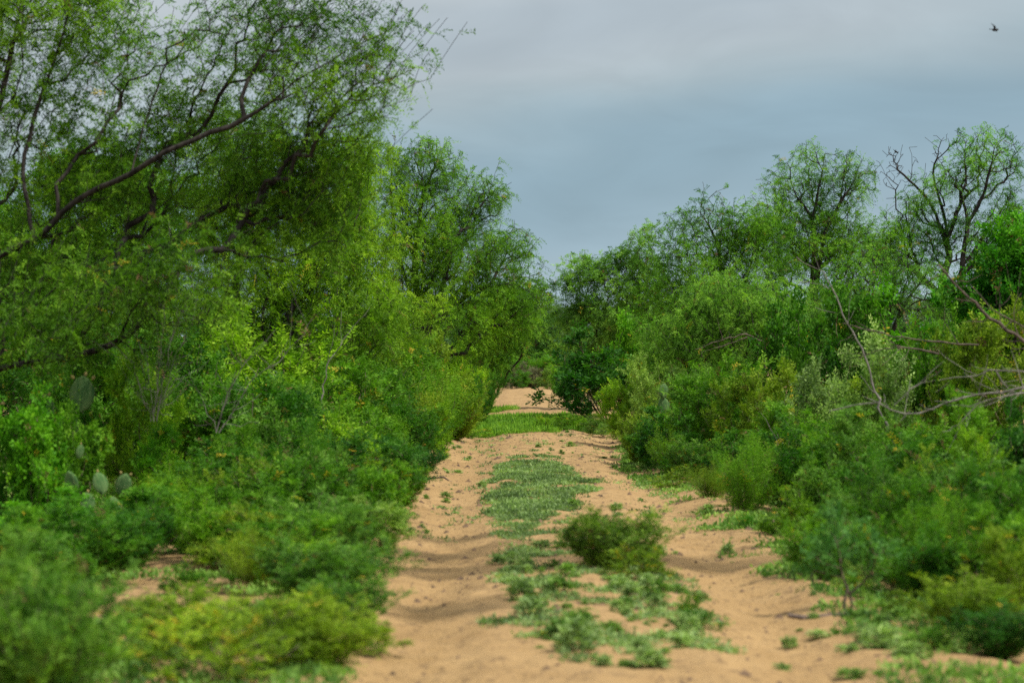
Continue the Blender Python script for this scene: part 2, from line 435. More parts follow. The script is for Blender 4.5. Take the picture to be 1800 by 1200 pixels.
# ------------------------------------------------------------------ ground
def vnoise(x, y, f, seed):
    rng = np.random.default_rng(seed); T = rng.random((256, 256))
    X, Y_ = x*f, y*f; xi, yi = np.floor(X).astype(int), np.floor(Y_).astype(int)
    u, v = X-xi, Y_-yi; u = u*u*(3-2*u); v = v*v*(3-2*v)
    g = lambda a, b: T[a % 256, b % 256]
    return (g(xi, yi)*(1-u)+g(xi+1, yi)*u)*(1-v)+(g(xi, yi+1)*(1-u)+g(xi+1, yi+1)*u)*v-.5
def relief(x, y):
    z = .012*vnoise(x, y, .22, 1)+.006*vnoise(x, y, 1.1, 2)+.009*vnoise(x, y, 3.3, 3)+.020*vnoise(x, y, 8, 4)+.013*vnoise(x, y, 17, 5)+.008*vnoise(x, y, 31, 6)
    for c in (-.5, 1.3):
        cc = c+.12*vnoise(0*x, y, .12, 9)
        z = z-.05*np.exp(-((x-cc)/.24)**2)+.015*np.exp(-((x-cc-.42)/.12)**2)+.015*np.exp(-((x-cc+.42)/.12)**2)
        z = z+.009*np.sin(y*38+3*vnoise(x, y, 2, 7))*np.exp(-((x-cc)/.3)**2)*(vnoise(x, y, .3, 8) > -.1)
    z = z+.03*np.exp(-((x-.35)/.3)**2)
    return z
xs = np.arange(-2.6, 3.4, .03); ys = []
y = 7.0
while y < 84: ys.append(y); y += max(.03, y*.0016)
ys = np.array(ys); XX, YY = np.meshgrid(xs, ys)
eL = -1.5+.25*vnoise(XX*0, YY, .4, 12); eR = 2.4+.3*vnoise(XX*0, YY, .4, 13)
inside = np.clip(np.minimum(XX-eL, eR-XX)/.5, 0, 1); inside = inside*inside*(3-2*inside)
endf = np.clip((84-YY)/3, 0, 1)*np.clip((YY-7)/1., 0, 1)
ZZ = (.035+relief(XX, YY))*inside*endf-.03*(1-inside*endf)
nx, ny = len(xs), len(ys)
I = np.arange(nx*ny).reshape(ny, nx)
F = np.stack([I[:-1, :-1], I[:-1, 1:], I[1:, 1:], I[1:, :-1]], -1).reshape(-1, 4)
tr = link('dirt_track', mesh('dirt_track', np.stack([XX, YY, ZZ], -1).reshape(-1, 3), F, smooth=True), SAND)
tag(tr, 'two-rut sandy dirt track running away between the brush', 'dirt track', kind='structure')
# one ground sheet out to the horizon, finer near the track
def axis(lo, hi, step, far, g=1.35):
    a = list(np.arange(lo, hi+step/2, step)); s = step; v = a[-1]
    while v < far: s *= g; v += s; a.append(v)
    s = step; v = a[0]; b = []
    while v > -far: s *= g; v -= s; b.append(v)
    return np.array(b[::-1]+a)
gx, gy = axis(-9, 9, .12, 3000), axis(4, 60, .12, 3000)
XX, YY = np.meshgrid(gx, gy)
near = np.clip((12-np.abs(XX))/3, 0, 1)*np.clip((70-YY)/8, 0, 1)*np.clip((YY-3)/2, 0, 1)
under = np.clip(np.minimum(XX+1.7, 2.7-XX)/.3, 0, 1)*np.clip((83-YY), 0, 1)*np.clip((YY-7), 0, 1)
ZZ = near*(.035*vnoise(XX, YY, .9, 21)+.03*vnoise(XX, YY, 2.7, 22)+.005)-.12*under
nx, ny = len(gx), len(gy); I = np.arange(nx*ny).reshape(ny, nx)
F = np.stack([I[:-1, :-1], I[:-1, 1:], I[1:, 1:], I[1:, :-1]], -1).reshape(-1, 4)
gr = link('ground', mesh('ground', np.stack([XX, YY, ZZ], -1).reshape(-1, 3), F, smooth=True), SOIL)
tag(gr, 'sandy soil with leaf litter under the brush', 'ground', kind='structure')

# ------------------------------------------------------------------ ground cover
def tufts(rng, xy, nleaf, l, w, rad, upr=.8, z=None, tintc=.5):
    """rosettes / blades at each xy"""
    m = len(xy)
    z = relief(xy[:, 0], xy[:, 1])+.03 if z is None else z
    b = np.concatenate([xy, z[:, None]-.004], 1)
    bb = b[:, None]+np.concatenate([rng.normal(size=(m, nleaf, 2))*rad, np.zeros((m, nleaf, 1))], -1)
    d = norm(np.concatenate([rng.normal(size=(m, nleaf, 2)), np.abs(rng.normal(size=(m, nleaf, 1)))*upr+.25*upr], -1))
    lw = norm(np.cross(d, rng.normal(size=(m, nleaf, 3))))
    hz = rng.random((m, nleaf, 1))*l*.9*np.array([0, 0, 1.])
    sz = (.6+.8*rng.random((m, nleaf, 1)))*(.6+.8*rng.random((m, 1, 1)))
    bb = bb+hz; tip = bb+d*l*sz; mid = bb+d*l*.5*sz
    V = np.stack([bb, mid+lw*w*.5*sz, tip, mid-lw*w*.5*sz], 2).reshape(-1, 3)
    t = np.clip(tintc+.5*vnoise(xy[:, 0], xy[:, 1], 1.1, 3)[:, None]+.5*vnoise(xy[:, 0], xy[:, 1], 4, 4)[:, None]+rng.normal(size=(m, 1))*.18+rng.normal(size=(m, nleaf))*.1, 0, 1)
    return V, np.arange(len(V)).reshape(-1, 4), np.repeat(t.ravel(), 4)
def scatter(rng, n, x0, x1, y0, y1, f, thr=0, fr=2.2, seed=5):
    x = rng.uniform(x0, x1, n*4); y = rng.uniform(y0, y1, n*4)
    k = (vnoise(x, y*.7, fr, seed)+.5*vnoise(x, y*.7, fr*2.7, seed+1) > thr) & f(x, y)
    return np.stack([x, y], 1)[k][:n]
rng = np.random.default_rng(77)
def patch(x, y):
    yc = np.interp(y, [21.5, 24, 27, 32], [.04, .2, .27, .25]); hw = np.interp(y, [20.8, 22, 24, 27, 31.5, 33.6], [.0, .18, .36, .46, .40, .25])
    return np.abs(x-yc) < hw*(1+.35*vnoise(x, y, 1.2, 31)+.7*vnoise(x, y, 6, 32))
q = scatter(rng, 6500, -.7, 1.2, 20.5, 33.8, patch, -.03, 4.5)
q2 = scatter(rng, 1500, -.5, 1.6, 12.0, 21.8, lambda x, y: np.abs(x-.5) < .52+.5*vnoise(x, y, 1.3, 19), .17, 4.2, 15)
q = np.concatenate([q, q2, scatter(rng, 260, -.7, 1.5, 20, 43, lambda x, y: x > -9, .1, 2.6, 17)])
V, F, t = tufts(rng, q, 22, .026, .009, .032, tintc=.36)
o = link('ground_cover', mesh('ground_cover', V, F, tint=t), LEAF, None, (.16, .235, .085))
tag(o, 'mat of pale grey green low weeds covering the hump between the two ruts', 'ground cover', kind='stuff')
# bright grass where the track dips out of sight, and along both edges
def gmask(x, y): return (x > np.interp(y, [41, 44, 60], [-.9, -1.2, -1.0])) & (x < np.interp(y, [41, 45, 52, 54, 62], [1.9, 1.9, .9, .5, .3])) & (y > 42.5+3*vnoise(x, y, .8, 4)) & ((y < 51.5+4*vnoise(x, y*.2, 1.6, 6)) | ((y > 55.5) & (y < 57)))
q = scatter(rng, 7000, -1.6, 2.4, 41, 61, gmask, -.30, 1.2)
V, F, t = tufts(rng, q, 12, .06, .010, .04, 1.6)
o = link('grass', mesh('grass', V, F, tint=t), LEAF, None, (.10, .21, .02))
tag(o, 'bright green short grass across the track in the distance', 'grass', kind='stuff')
def edge(x, y):
    a = np.interp(y, [10, 14, 18, 24, 31, 42], [-.75, -.85, -1.0, -1.05, -1.1, -.95]); b = np.interp(y, [10, 12.5, 15, 18, 20, 24, 31, 36, 42], [1.85, 1.72, 1.62, 1.66, 1.52, 1.5, 1.2, 1.35, 1.75])
    n = .5*vnoise(x, y, 1.3, 41)
    gap_ = (((x+1.9)/.75)**2+((y-16.2)/1.6)**2 < 1) & (vnoise(x, y, 3, 42) < .12)
    return ((x < a+n*.4) | (x > b+n*.8)) & (np.abs(x) < y*.2+2.5) & ~gap_
q = scatter(rng, 42000, -8, 9, 10.5, 44, edge, -.12, 1.9, 51)
V, F, t = tufts(rng, q, 14, .032, .012, .035, 1.3)
o = link('low_weeds', mesh('low_weeds', V, F, tint=t), LEAF, None, (.11, .205, .04))
tag(o, 'low light green weeds fringing both edges of the track', 'weeds', kind='stuff')
# clods and leaf litter
q = scatter(rng, 4200, -1.6, 2.6, 11, 44, lambda x, y: x > -9, -.1, 1.7, 61)
z = relief(q[:, 0], q[:, 1])+.035
a = rng.random((len(q), 5))*.6+.5; s = rng.lognormal(-4.6, .5, len(q))
ang = np.arange(5)*1.2566+rng.random((len(q), 1))*6
ring = np.stack([np.cos(ang)*a*s[:, None]*1.4, np.sin(ang)*a*s[:, None], 0*ang], -1)
c = np.concatenate([q, z[:, None]], 1)
V = np.concatenate([c[:, None]+ring-[0, 0, .004], (c+np.stack([0*s, 0*s, s*.8], 1))[:, None]], 1).reshape(-1, 3)
i = np.arange(5); f = np.stack([i, (i+1) % 5, np.full(5, 5)], 1)
F3 = (f[None]+(np.arange(len(q))*6)[:, None, None]).reshape(-1, 3)
o = link('litter', mesh('litter', V, None, F3), plain_mat('litter', (.05, .033, .022), .9, (.15, .095, .055)))
tag(o, 'scattered dark clods and dry leaf litter on the sand', 'litter', kind='stuff')

# separate small weed tufts standing on the sand
rng = np.random.default_rng(5)
spots = []
def put(px, py, s, k): spots.append((px, py, s, k))
for (px, py, sp, s, n) in ((960, 1090, 32, 1.2, 7), (930, 1000, 28, 1.0, 8), (1010, 1040, 40, 1.0, 9), (1000, 960, 40, .9, 7), (985, 1150, 42, 1.3, 6), (1090, 1075, 50, 1.0, 9),
                           (1150, 1050, 45, 1.0, 8), (1060, 1150, 60, 1.1, 8), (1190, 1120, 45, 1.0, 7), (1160, 960, 50, .8, 5), (940, 1040, 25, .9, 6),
                           (1110, 1180, 60, 1.1, 6), (1060, 830, 50, .7, 5), (930, 800, 50, .7, 9), (990, 790, 30, .8, 5), (1085, 790, 30, .6, 4),
                           (1120, 880, 30, .7, 5), (1350, 990, 40, .8, 5), (1310, 960, 40, .9, 5), (1450, 1130, 60, .7, 4), (1540, 1130, 50, 1., 5),
                           (1640, 1150, 50, 1.0, 8), (1500, 1120, 60, .9, 7), (1420, 1060, 50, .8, 5), (1590, 1180, 40, .9, 5), (770, 880, 20, .8, 4), (800, 815, 25, .8, 5), (745, 930, 15, .8, 3), (1000, 870, 60, .7, 3), (890, 950, 20, .6, 3)):
    for _ in range(int(n*1.7)):
        x = px+rng.normal()*sp; y_ = min(py+rng.normal()*sp*.6, 1195)
        put(x, y_, s*(.22+.8*rng.random()**2.2), int(rng.integers(0, 4)))
for i, (px, py, s, k) in enumerate(spots):
    Y = FPX*CAMH/(py-HY); x = (px-CX)*Y/FPX
    st, lf = PROTO['tuft'][k]
    o = empty('weed_tuft', (x, Y, float(relief(np.array([x]), np.array([Y]))[0])+.03), i*1.7)
    sc_ = s*.15; o.scale = (sc_, sc_, sc_*(.3+.1*(i % 5)))
    link('stems', st, None, o); link('foliage', lf, None, o, ((.14, .215, .065), (.10, .185, .035), (.17, .25, .085))[i % 3])
    tag(o, 'small low weed tuft growing out of the bare sand of the track', 'weed', 'small weed tufts on the sandy track')

# ------------------------------------------------------------------ trees, left side
exec_trees = []
T = tree
# big near mesquite leaning in from the left
T('mesquite_tree', 'big dark-limbed mesquite tree sweeping up and over the track from the left edge', 'tree', 22, -190,
  [(60, 110, 230, 180, 430, .8, 130, .6), (330, 300, 260, 130, 520, .85, 120, .6), (90, 400, 260, 150, 480, 1.1, 120, .6), (540, 150, 125, 80, 220, .55, 70),
   (450, 60, 125, 90, 180, .5, 70), (655, 150, 60, 50, 110, .5, 50), (580, 60, 60, 55, 80, .5, 50), (300, 130, 140, 110, 160, .55, 80, .3),
   (470, 400, 150, 90, 240, .9, 80, .5), (150, 570, 200, 80, 260, .9, 100, -.3), (300, 520, 110, 70, 150, .8, 60, -.4), (560, 260, 80, 70, 110, .5, 60, .3), (60, 20, 160, 90, 190, .8, 80, .3), (520, 330, 120, 90, 190, .9, 80, .5)],
  limbs=[[(-170, 900, 0), (-120, 720, 0), (0, 650, 0), (130, 628, -.2), (220, 592, -.2), (290, 520, -.2), (330, 450, -.1), (410, 440, 0)],
         [(-150, 860, .1), (-140, 600, .2), (-60, 480, .2), (60, 420, .1), (130, 355, 0), (230, 305, -.2), (310, 258, -.3), (430, 210, -.3), (520, 145, -.3), (600, 95, -.3), (690, 50, -.3)],
         [(310, 300, -.3), (400, 245, -.3), (480, 228, -.4), (570, 165, -.4), (700, 135, -.4)],
         [(130, 355, 0), (210, 352, .2), (290, 365, .2), (345, 385, .2), (420, 398, .2), (520, 370, .2), (620, 320, .2)],
         [(60, 420, .1), (40, 300, .2), (70, 180, .3), (110, 60, .3), (130, -60, .3)],
         [(-60, 480, .2), (-60, 300, .5), (0, 180, .5), (30, 40, .5)],
         [(230, 305, -.2), (260, 200, 0), (290, 110, 0), (305, 10, 0)],
         [(0, 530, 0), (40, 545, -.2), (70, 555, -.2)]],
  color=(0.079, 0.176, 0.010), seed=3, sig=.13, mult=.95, whips=700, wdir=(.6, 0, 1.), wlen=.5, rmax=.025, yellow=.004)
T('mesquite_tree', 'bright yellow-green mesquite mass just behind the limbs of the big leaning tree', 'tree', 31, 500,
  [(500, 420, 150, 150, 800, 1.25, 120), (430, 300, 120, 120, 400, 1.1), (590, 330, 90, 110, 330, 1.1), (560, 560, 150, 120, 520, 1.2), (400, 540, 120, 110, 350, 1.1)],
  color=(0.125, 0.243, 0.010), seed=5, whips=350, wlen=.24, mult=1.1, yellow=.004)
T('mesquite_tree', 'green mesquite tree showing at left through gaps of the big leaning tree', 'tree', 34, 100,
  [(140, 390, 190, 140, 800, 1.2, 120), (30, 480, 160, 140, 500, 1.2), (270, 420, 140, 130, 500, 1.2), (180, 560, 200, 90, 400, 1.1)],
  color=(0.079, 0.196, 0.013), seed=6, whips=300, wlen=.24, kind='mesquite_far')
T('mesquite_tree', 'tall sharply focused mesquite with a pointed double top left of the track', 'tree', 43, 770,
  [(775, 300, 50, 55, 280, .8), (770, 360, 90, 55, 320, .95), (842, 345, 44, 48, 190, .85), (690, 320, 52, 62, 260, .95), (875, 360, 10, 30, 30, .6),
   (800, 460, 130, 80, 800, 1.35), (700, 450, 110, 100, 640, 1.3), (905, 445, 38, 40, 160, .9), (780, 400, 90, 50, 300, 1.1), (860, 540, 90, 70, 420, 1.1), (760, 570, 140, 60, 520, 1.05), (915, 520, 45, 55, 170, 1.0)],
  limbs=[[(765, 740, 0), (745, 640, 0), (740, 560, 0), (730, 480, 0), (735, 400, 0), (745, 340, 0), (770, 280, 0)],
         [(745, 600, 0), (780, 500, -.3), (795, 420, -.3), (850, 395, -.3), (880, 385, -.3)],
         [(735, 400, 0), (765, 360, 0), (800, 345, 0)], [(740, 560, 0), (700, 450, .2), (690, 360, .2), (688, 280, .2)],
         [(745, 600, 0), (820, 520, -.2), (890, 500, -.2), (930, 510, -.2)]],
  color=(0.120, 0.254, 0.015), seed=8, whips=260, wlen=.24, sig=.11, mult=1.05, tip=.003)
T('mesquite_tree', 'smaller mesquite with yellowish leaves beside the tall pointed one, nearer the camera', 'tree', 37, 620,
  [(620, 420, 90, 110, 520, 1.2), (660, 560, 110, 90, 520, 1.2), (540, 640, 120, 80, 420, 1.1), (640, 290, 45, 40, 100, .8)],
  color=(0.129, 0.239, 0.010), seed=9, whips=250, wlen=.24)
T('mesquite_tree', 'low rounded mesquite closing the left side of the far bend', 'tree', 56, 850,
  [(895, 555, 60, 65, 520, 1.1), (950, 520, 22, 40, 120, .7), (862, 625, 42, 42, 220, 1.1)],
  kind='mesquite_far', color=(0.093, 0.208, 0.014), seed=10, whips=160, wlen=.24)
# ------------------------------------------------------------------ trees, right side
T('mesquite_tree', 'blue-green mesquite at the right of the sky gap over the far bend', 'tree', 56, 1090,
  [(1030, 500, 48, 55, 360, 1.0), (1110, 480, 60, 55, 460, 1.1), (1140, 420, 22, 25, 90, .8), (1000, 480, 18, 22, 60, .7), (1130, 570, 90, 80, 560, 1.15), (1020, 590, 45, 70, 260, 1.1)],
  kind='mesquite_far', color=(0.108, 0.231, 0.029), seed=12, whips=130, wlen=.24)
T('mesquite_tree', 'broad mesquite with a small tuft jutting up left above its crown', 'tree', 44, 1270,
  [(1240, 385, 34, 24, 110, .7), (1335, 390, 60, 40, 260, .95), (1285, 410, 50, 30, 160, .9), (1200, 420, 40, 30, 120, .9), (1220, 480, 80, 60, 560, 1.15), (1320, 470, 90, 60, 560, 1.1), (1180, 560, 70, 80, 420, 1.1), (1270, 560, 110, 70, 560, 1.1)],
  limbs=[[(1270, 740, 0), (1275, 640, 0), (1270, 540, 0), (1265, 450, 0), (1250, 405, 0), (1232, 375, 0)],
         [(1270, 600, 0), (1310, 500, 0), (1330, 420, 0), (1345, 370, 0)]],
  color=(0.098, 0.228, 0.015), seed=14, whips=200, wlen=.24, tip=.003)
T('mesquite_tree', 'airy mesquite with a rounded open crown standing tallest in the middle of the right side', 'tree', 45, 1435,
  [(1440, 300, 72, 40, 230, .75), (1390, 335, 45, 42, 160, .75), (1495, 335, 40, 50, 160, .75), (1440, 360, 80, 40, 200, .8), (1430, 420, 90, 50, 520, 1.2), (1370, 430, 60, 55, 340, 1.2), (1500, 440, 60, 50, 340, 1.1), (1440, 540, 120, 70, 520, 1.1)],
  limbs=[[(1435, 750, 0), (1432, 620, 0), (1428, 520, 0), (1432, 430, 0), (1425, 380, 0), (1400, 345, 0), (1388, 315, 0)],
         [(1432, 520, 0), (1445, 430, -.2), (1470, 370, -.2), (1500, 320, -.2), (1515, 280, -.2)], [(1425, 400, 0), (1440, 330, 0), (1450, 270, 0)],
         [(1500, 500, .1), (1520, 440, .1), (1545, 400, .1)]],
  color=(0.108, 0.243, 0.018), seed=15, whips=200, wlen=.24, sig=.10, tip=.0032)
rt = T('mesquite_tree', 'tall forked mesquite with bare dead twigs on its left and thick dark trunks', 'tree', 42, 1680,
  [(1735, 270, 55, 38, 210, .62), (1700, 310, 60, 50, 180, .6), (1770, 310, 30, 50, 110, .6), (1680, 255, 14, 24, 22, .5), (1640, 350, 60, 55, 190, .6), (1590, 400, 50, 40, 130, .6), (1730, 400, 70, 60, 260, .75),
   (1600, 430, 75, 45, 320, 1.15), (1550, 455, 50, 40, 180, 1.1), (1780, 420, 60, 80, 340, 1.1), (1700, 440, 60, 40, 160, .9), (1560, 290, 22, 22, 34, 0, 20), (1595, 290, 30, 26, 46, 0, 20), (1650, 275, 24, 22, 26, 0, 20), (1555, 325, 18, 16, 14, 0, 15)],
  limbs=[[(1655, 760, 0), (1652, 620, 0), (1655, 500, 0), (1668, 450, 0), (1650, 390, 0), (1625, 345, 0), (1590, 310, 0), (1565, 290, 0)],
         [(1665, 640, 0), (1688, 520, -.2), (1692, 450, -.2), (1700, 400, -.2), (1690, 340, -.2), (1665, 300, -.2)],
         [(1700, 400, -.2), (1725, 350, -.2), (1740, 300, -.2), (1750, 250, -.2)], [(1692, 470, -.2), (1740, 400, -.2), (1775, 350, -.2)],
         [(1655, 520, 0), (1600, 470, .1), (1560, 455, .1)], [(1668, 440, 0), (1660, 380, 0), (1640, 310, 0), (1650, 270, 0)]],
  color=(0.092, 0.228, 0.020), seed=17, whips=220, wlen=.24, sig=.10, tip=.0034, rmax=.07)
T('acacia_tree', 'dense grey-green fine-leaved tree arching low at the right of the track', 'tree', 38, 1290,
  [(1290, 540, 90, 55, 620, 1.25), (1210, 600, 80, 60, 520, 1.25), (1370, 560, 80, 60, 460, 1.2), (1260, 660, 100, 50, 460, 1.2), (1180, 680, 50, 60, 260, 1.2)],
  limbs=[[(1300, 780, 0), (1310, 690, 0), (1335, 600, -.4), (1310, 585, -.6), (1260, 598, -.8), (1225, 612, -1.1)],
         [(1310, 690, 0), (1345, 590, -.3), (1370, 570, -.3)], [(1290, 740, 0), (1250, 640, .2), (1220, 560, .2)]],
  color=(0.108, 0.234, 0.024), seed=19, whips=300, wlen=.24, size=.8, mult=1.25)
T('mesquite_tree', 'dark-branched mesquite thicket below the tall forked tree', 'tree', 39, 1560,
  [(1540, 480, 90, 40, 240, .6), (1500, 540, 100, 40, 240, .7), (1620, 520, 90, 45, 200, .6)],
  limbs=[[(1560, 740, 0), (1550, 600, 0), (1530, 540, 0), (1490, 500, 0)], [(1560, 600, 0), (1600, 520, 0), (1640, 470, 0)], [(1550, 620, 0), (1575, 500, 0), (1580, 430, 0)],
         [(1530, 560, 0), (1500, 520, 0), (1440, 500, 0)]],
  color=(0.087, 0.211, 0.018), seed=21, whips=200, wlen=.24, tip=.0032)
T('evergreen_tree', 'dense vivid green broadleaf tree filling the right edge', 'tree', 30, 1800,
  [(1790, 470, 60, 70, 300, 1.6), (1740, 540, 70, 50, 250, 1.6), (1830, 560, 90, 90, 400, 1.6)], kind='ovate', size=1.4, mult=.75,
  color=(0.058, 0.205, 0.009), seed=22)

def PX(X, Y, Z): return (CX+X*FPX/Y, HY+(CAMH-Z)*FPX/Y)
oh = []
for X, Y, Z, rx, ry, rz_, n_ in ((2.75, 18.2, 4.8, .5, .7, .18, 190), (2.6, 16.8, 4.6, .5, .5, .16, 150), (2.7, 14.4, 4.4, .5, .4, .16, 130), (3.4, 17.2, 4.8, .5, 1.2, .25, 110), (4.5, 17.6, 4.6, .8, 1., .6, 200), (2.7, 19.6, 5.0, .4, .3, .15, 80)):
    px, py = PX(X, Y, Z); oh.append((px, py, rx*FPX/17.5, rz_*FPX/17.5, n_, .8, ry*FPX/17.5, Y-17.5))
lm = [(*PX(x, 17.5+d, z), d) for x, z, d in ((4.7, .6, 0), (4.6, 1.8, 0), (4.4, 3., -.1), (4.0, 4.0, -.2), (3.3, 4.5, -.2), (2.6, 4.7, -.1))]
T('mesquite_tree', 'mesquite just outside the right edge whose high limb throws broken shade on the left rut', 'tree', 17.5, PX(4.7, 17.5, 0)[0], oh, limbs=[lm],
  color=(0.098, 0.208, 0.013), seed=51, mult=2.0, tip=.003)
# ------------------------------------------------------------------ brush behind and beyond
rng = np.random.default_rng(9)
def treecopy(src, loc, rz, s, color, label, group):
    o = src.copy(); COL.objects.link(o); o.location = loc; o.rotation_euler = (0, 0, rz); o.scale = (s, s, s)
    o['label'] = label; o['group'] = group
    for ch in list(src.children):
        c = ch.copy(); COL.objects.link(c); c.parent = o
        if ch.name.startswith('crown'): c.color = color
    return o
far1 = T('brush_tree', 'dusky low brush tree in the middle of the wall closing the end of the track', 'tree', 84, 925,
  [(925, 600, 55, 45, 460, 1.2), (925, 640, 60, 35, 300, 1.2)], kind='mesquite_far', size=1.7, mult=.6, color=(0.065, 0.150, 0.026), seed=31, sig=.2, tip=.005)
FG = 'brush trees closing the far end and lying behind the front rows'
for i, (px, Y, s) in enumerate(((860, 86, 1.05), (985, 87, 1.0), (1040, 92, 1.15), (800, 94, 1.2), (740, 88, 1.2), (1110, 90, 1.2), (1200, 84, 1.15), (1300, 90, 1.35), (1420, 80, 1.1), (1540, 84, 1.2), (1660, 80, 1.2),
                                (1780, 84, 1.3), (640, 84, 1.2), (520, 88, 1.3), (390, 80, 1.2), (240, 84, 1.3), (90, 80, 1.3), (955, 104, 1.25), (900, 100, 1.2))):
    treecopy(far1, ((px-CX)*Y/FPX, Y, 0), i*2.1, s, ((.05, .11, .035, 1), (.075, .135, .04, 1), (.06, .12, .03, 1))[i % 3],
             'low hazy brush tree in the distant row behind the nearer trees', FG)

far2 = T('brush_tree', 'full round mesquite standing outside the right edge behind the green broadleaf tree', 'tree', 34, 2080,
  [(2080, 520, 150, 110, 700, 1.3), (2080, 620, 170, 80, 400, 1.3)], kind='mesquite_far', size=1.3, mult=.8, color=(.08, .17, .02), seed=33, sig=.16, tip=.004)
FG2 = 'brush trees standing to the sides, outside the picture or behind the front rows'
rng = np.random.default_rng(91)
for i, (X, Y) in enumerate(((6.2, 22), (7.5, 27), (9.5, 24), (9.5, 32), (12, 29), (11, 38), (8.8, 44), (14, 36), (13, 46), (17, 42), (10, 54), (15, 56), (20, 52), (12, 66), (18, 68), (25, 64), (22, 80), (30, 84),
                            (-7, 24), (-9.5, 28), (-8, 33), (-12, 35), (-10, 42), (-14, 47), (-9, 50), (-13, 58), (-18, 56), (-11, 68), (-20, 72), (-26, 82), (36, 70), (30, 50), (24, 38), (-24, 48), (-18, 38), (34, 95), (-34, 92), (44, 90))):
    treecopy(far2 if i % 3 else far1, (X+rng.normal()*.4, Y, 0), i*1.9, .8+.5*rng.random()+Y/200, ((.07, .15, .02, 1), (.09, .17, .02, 1), (.055, .13, .018, 1))[i % 3],
             'brush tree standing back from the track behind the front rows', FG2)
# ------------------------------------------------------------------ shrubs
W = shrub
# left, from the camera outwards
W('fan', 60, 10.8, 300, 965, 'blue', 'blurred blue-green bush nearest the camera in the bottom left corner')
W('weed', 170, 12.6, 200, 1075, 'mid', 'low blurred green bush just right of the bottom left corner bush')
W('flower', 390, 12.2, 260, 1065, 'yellow', 'low yellow-green flowering weed at the bottom left below the bare sand', 'weed_bush', 'weed')
W('fan', 545, 12.6, 230, 1040, 'olive', 'olive green bush at the bottom between the yellow weed and the track')
W('flower', 648, 13.3, 105, 1120, 'yellow', 'flat yellowish bush reaching onto the left rut at the bottom', 'weed_bush', 'weed')
W('fern', 575, 15.6, 220, 945, 'blue', 'soft green feathery bush leaning on the left rut in the foreground')
W('fern', 640, 19.0, 160, 880, 'grey', 'grey-green feathery bush at the left rut edge above the foreground one')
W('weed', 440, 18.2, 200, 905, 'olive', 'yellowish green bush behind the bare sand patch at lower left')
W('weed', 330, 16.6, 100, 1000, 'mid', 'small bush alone on the bare sand patch at lower left')
W('ovate', 260, 19.2, 220, 900, 'dark', 'dark round bush behind the bare sand patch at lower left')
W('ovate', 90, 18.6, 240, 860, 'vivid', 'bright leafy bush at the left edge below the upper prickly pear')
W('ovate', 20, 20.5, 200, 700, 'vivid', 'tall bright leafy bush cut by the left edge of the picture')
W('fern', 380, 21.5, 240, 800, 'dark', 'dark feathery bush right of the lower prickly pear')
W('fern', 510, 20.5, 220, 800, 'mid', 'mid green feathery bush left of the track in the middle of the left bank')
W('fern', 620, 23.5, 220, 770, 'deep', 'deep green feathery bush bulging towards the left rut')
W('fern', 700, 27.0, 140, 775, 'deep', 'dark bush touching the left rut beside the grass patch')
W('fern', 250, 23.5, 160, 640, 'bright', 'bright yellow-green bush right of the upper prickly pear')
W('ovate', 110, 23.5, 160, 690, 'dark', 'dark leafy bush behind the upper prickly pear')
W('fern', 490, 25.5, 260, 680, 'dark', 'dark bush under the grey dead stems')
W('fern', 350, 26, 220, 650, 'mid', 'green bush at the foot of the grey dead stems')
W('fern', 590, 28.5, 240, 650, 'mid', 'green feathery bush behind the deep green one on the left')
W('fern', 440, 30, 300, 560, 'bright', 'large bright bush under the yellow-green mesquite')
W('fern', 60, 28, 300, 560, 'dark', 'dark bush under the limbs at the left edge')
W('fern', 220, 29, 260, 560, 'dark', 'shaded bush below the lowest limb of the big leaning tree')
W('broom', 700, 35, 150, 655, 'olive', 'broom-like bush of upright fine stems left of the track')
W('broom', 765, 36.5, 140, 650, 'mid', 'second broom-like bush nearer to the rut')
W('broom', 640, 34, 160, 640, 'dark', 'dark broom-like bush furthest from the rut')
W('fern', 800, 40, 100, 665, 'olive', 'yellowish feathery bush at the left where the track meets the grass')
W('fern', 750, 40, 160, 600, 'olive', 'olive bush below the tall pointed mesquite')
W('fern', 842, 47, 50, 665, 'dark', 'small dark bush left of the far grass')
W('ovate', 815, 52, 90, 605, 'bright', 'bright bush left of the distant bare sand')
W('fern', 560, 33, 260, 590, 'mid', 'green bush under the bright mesquite on the left')
W('fern', 680, 38, 200, 570, 'mid', 'green bush filling the base of the smaller yellowish mesquite')
W('fern', 856, 54.5, 45, 640, 'mid', 'slim bush below the rounded mesquite at the left end of the far grass')
W('fern', 835, 62, 60, 625, 'dark', 'dark bush at the left end of the distant bare sand')
W('ovate', 115, 20.9, 150, 730, 'mid', 'leafy bush hiding the lower pads of the tall prickly pear')
W('ovate', 70, 20.3, 120, 770, 'vivid', 'bright leafy bush just left of the lower prickly pear cluster')
W('fern', 170, 18.9, 120, 905, 'mid', 'low feathery bush at the foot of the lower prickly pear cluster')
W('fern', 500, 17.0, 220, 930, 'mid', 'green feathery bush between the small sand patch and the foreground bush by the left rut')
W('fern', 150, 17.6, 240, 930, 'dark', 'low dark bush at the back edge of the bare sand patch near the left edge')
W('fern', 30, 15.6, 220, 930, 'blue', 'blue-green bush at the left edge behind the nearest corner bush')
W('fern', 560, 18.4, 200, 870, 'blue', 'pale topped feathery bush behind the green one near the small sand patch')
W('fern', 350, 19.6, 200, 850, 'mid', 'rounded bush left of the middle of the left bank, just behind the bare sand')
W('fern', 440, 23.8, 220, 760, 'dark', 'dark bush right above the rounded one on the left bank')
W('fern', 300, 22.6, 160, 760, 'vivid', 'bright green bush between the two prickly pears and the dark bushes')
W('fern', 560, 25.5, 200, 740, 'bright', 'light green feathery bush behind the deep green one on the left bank')
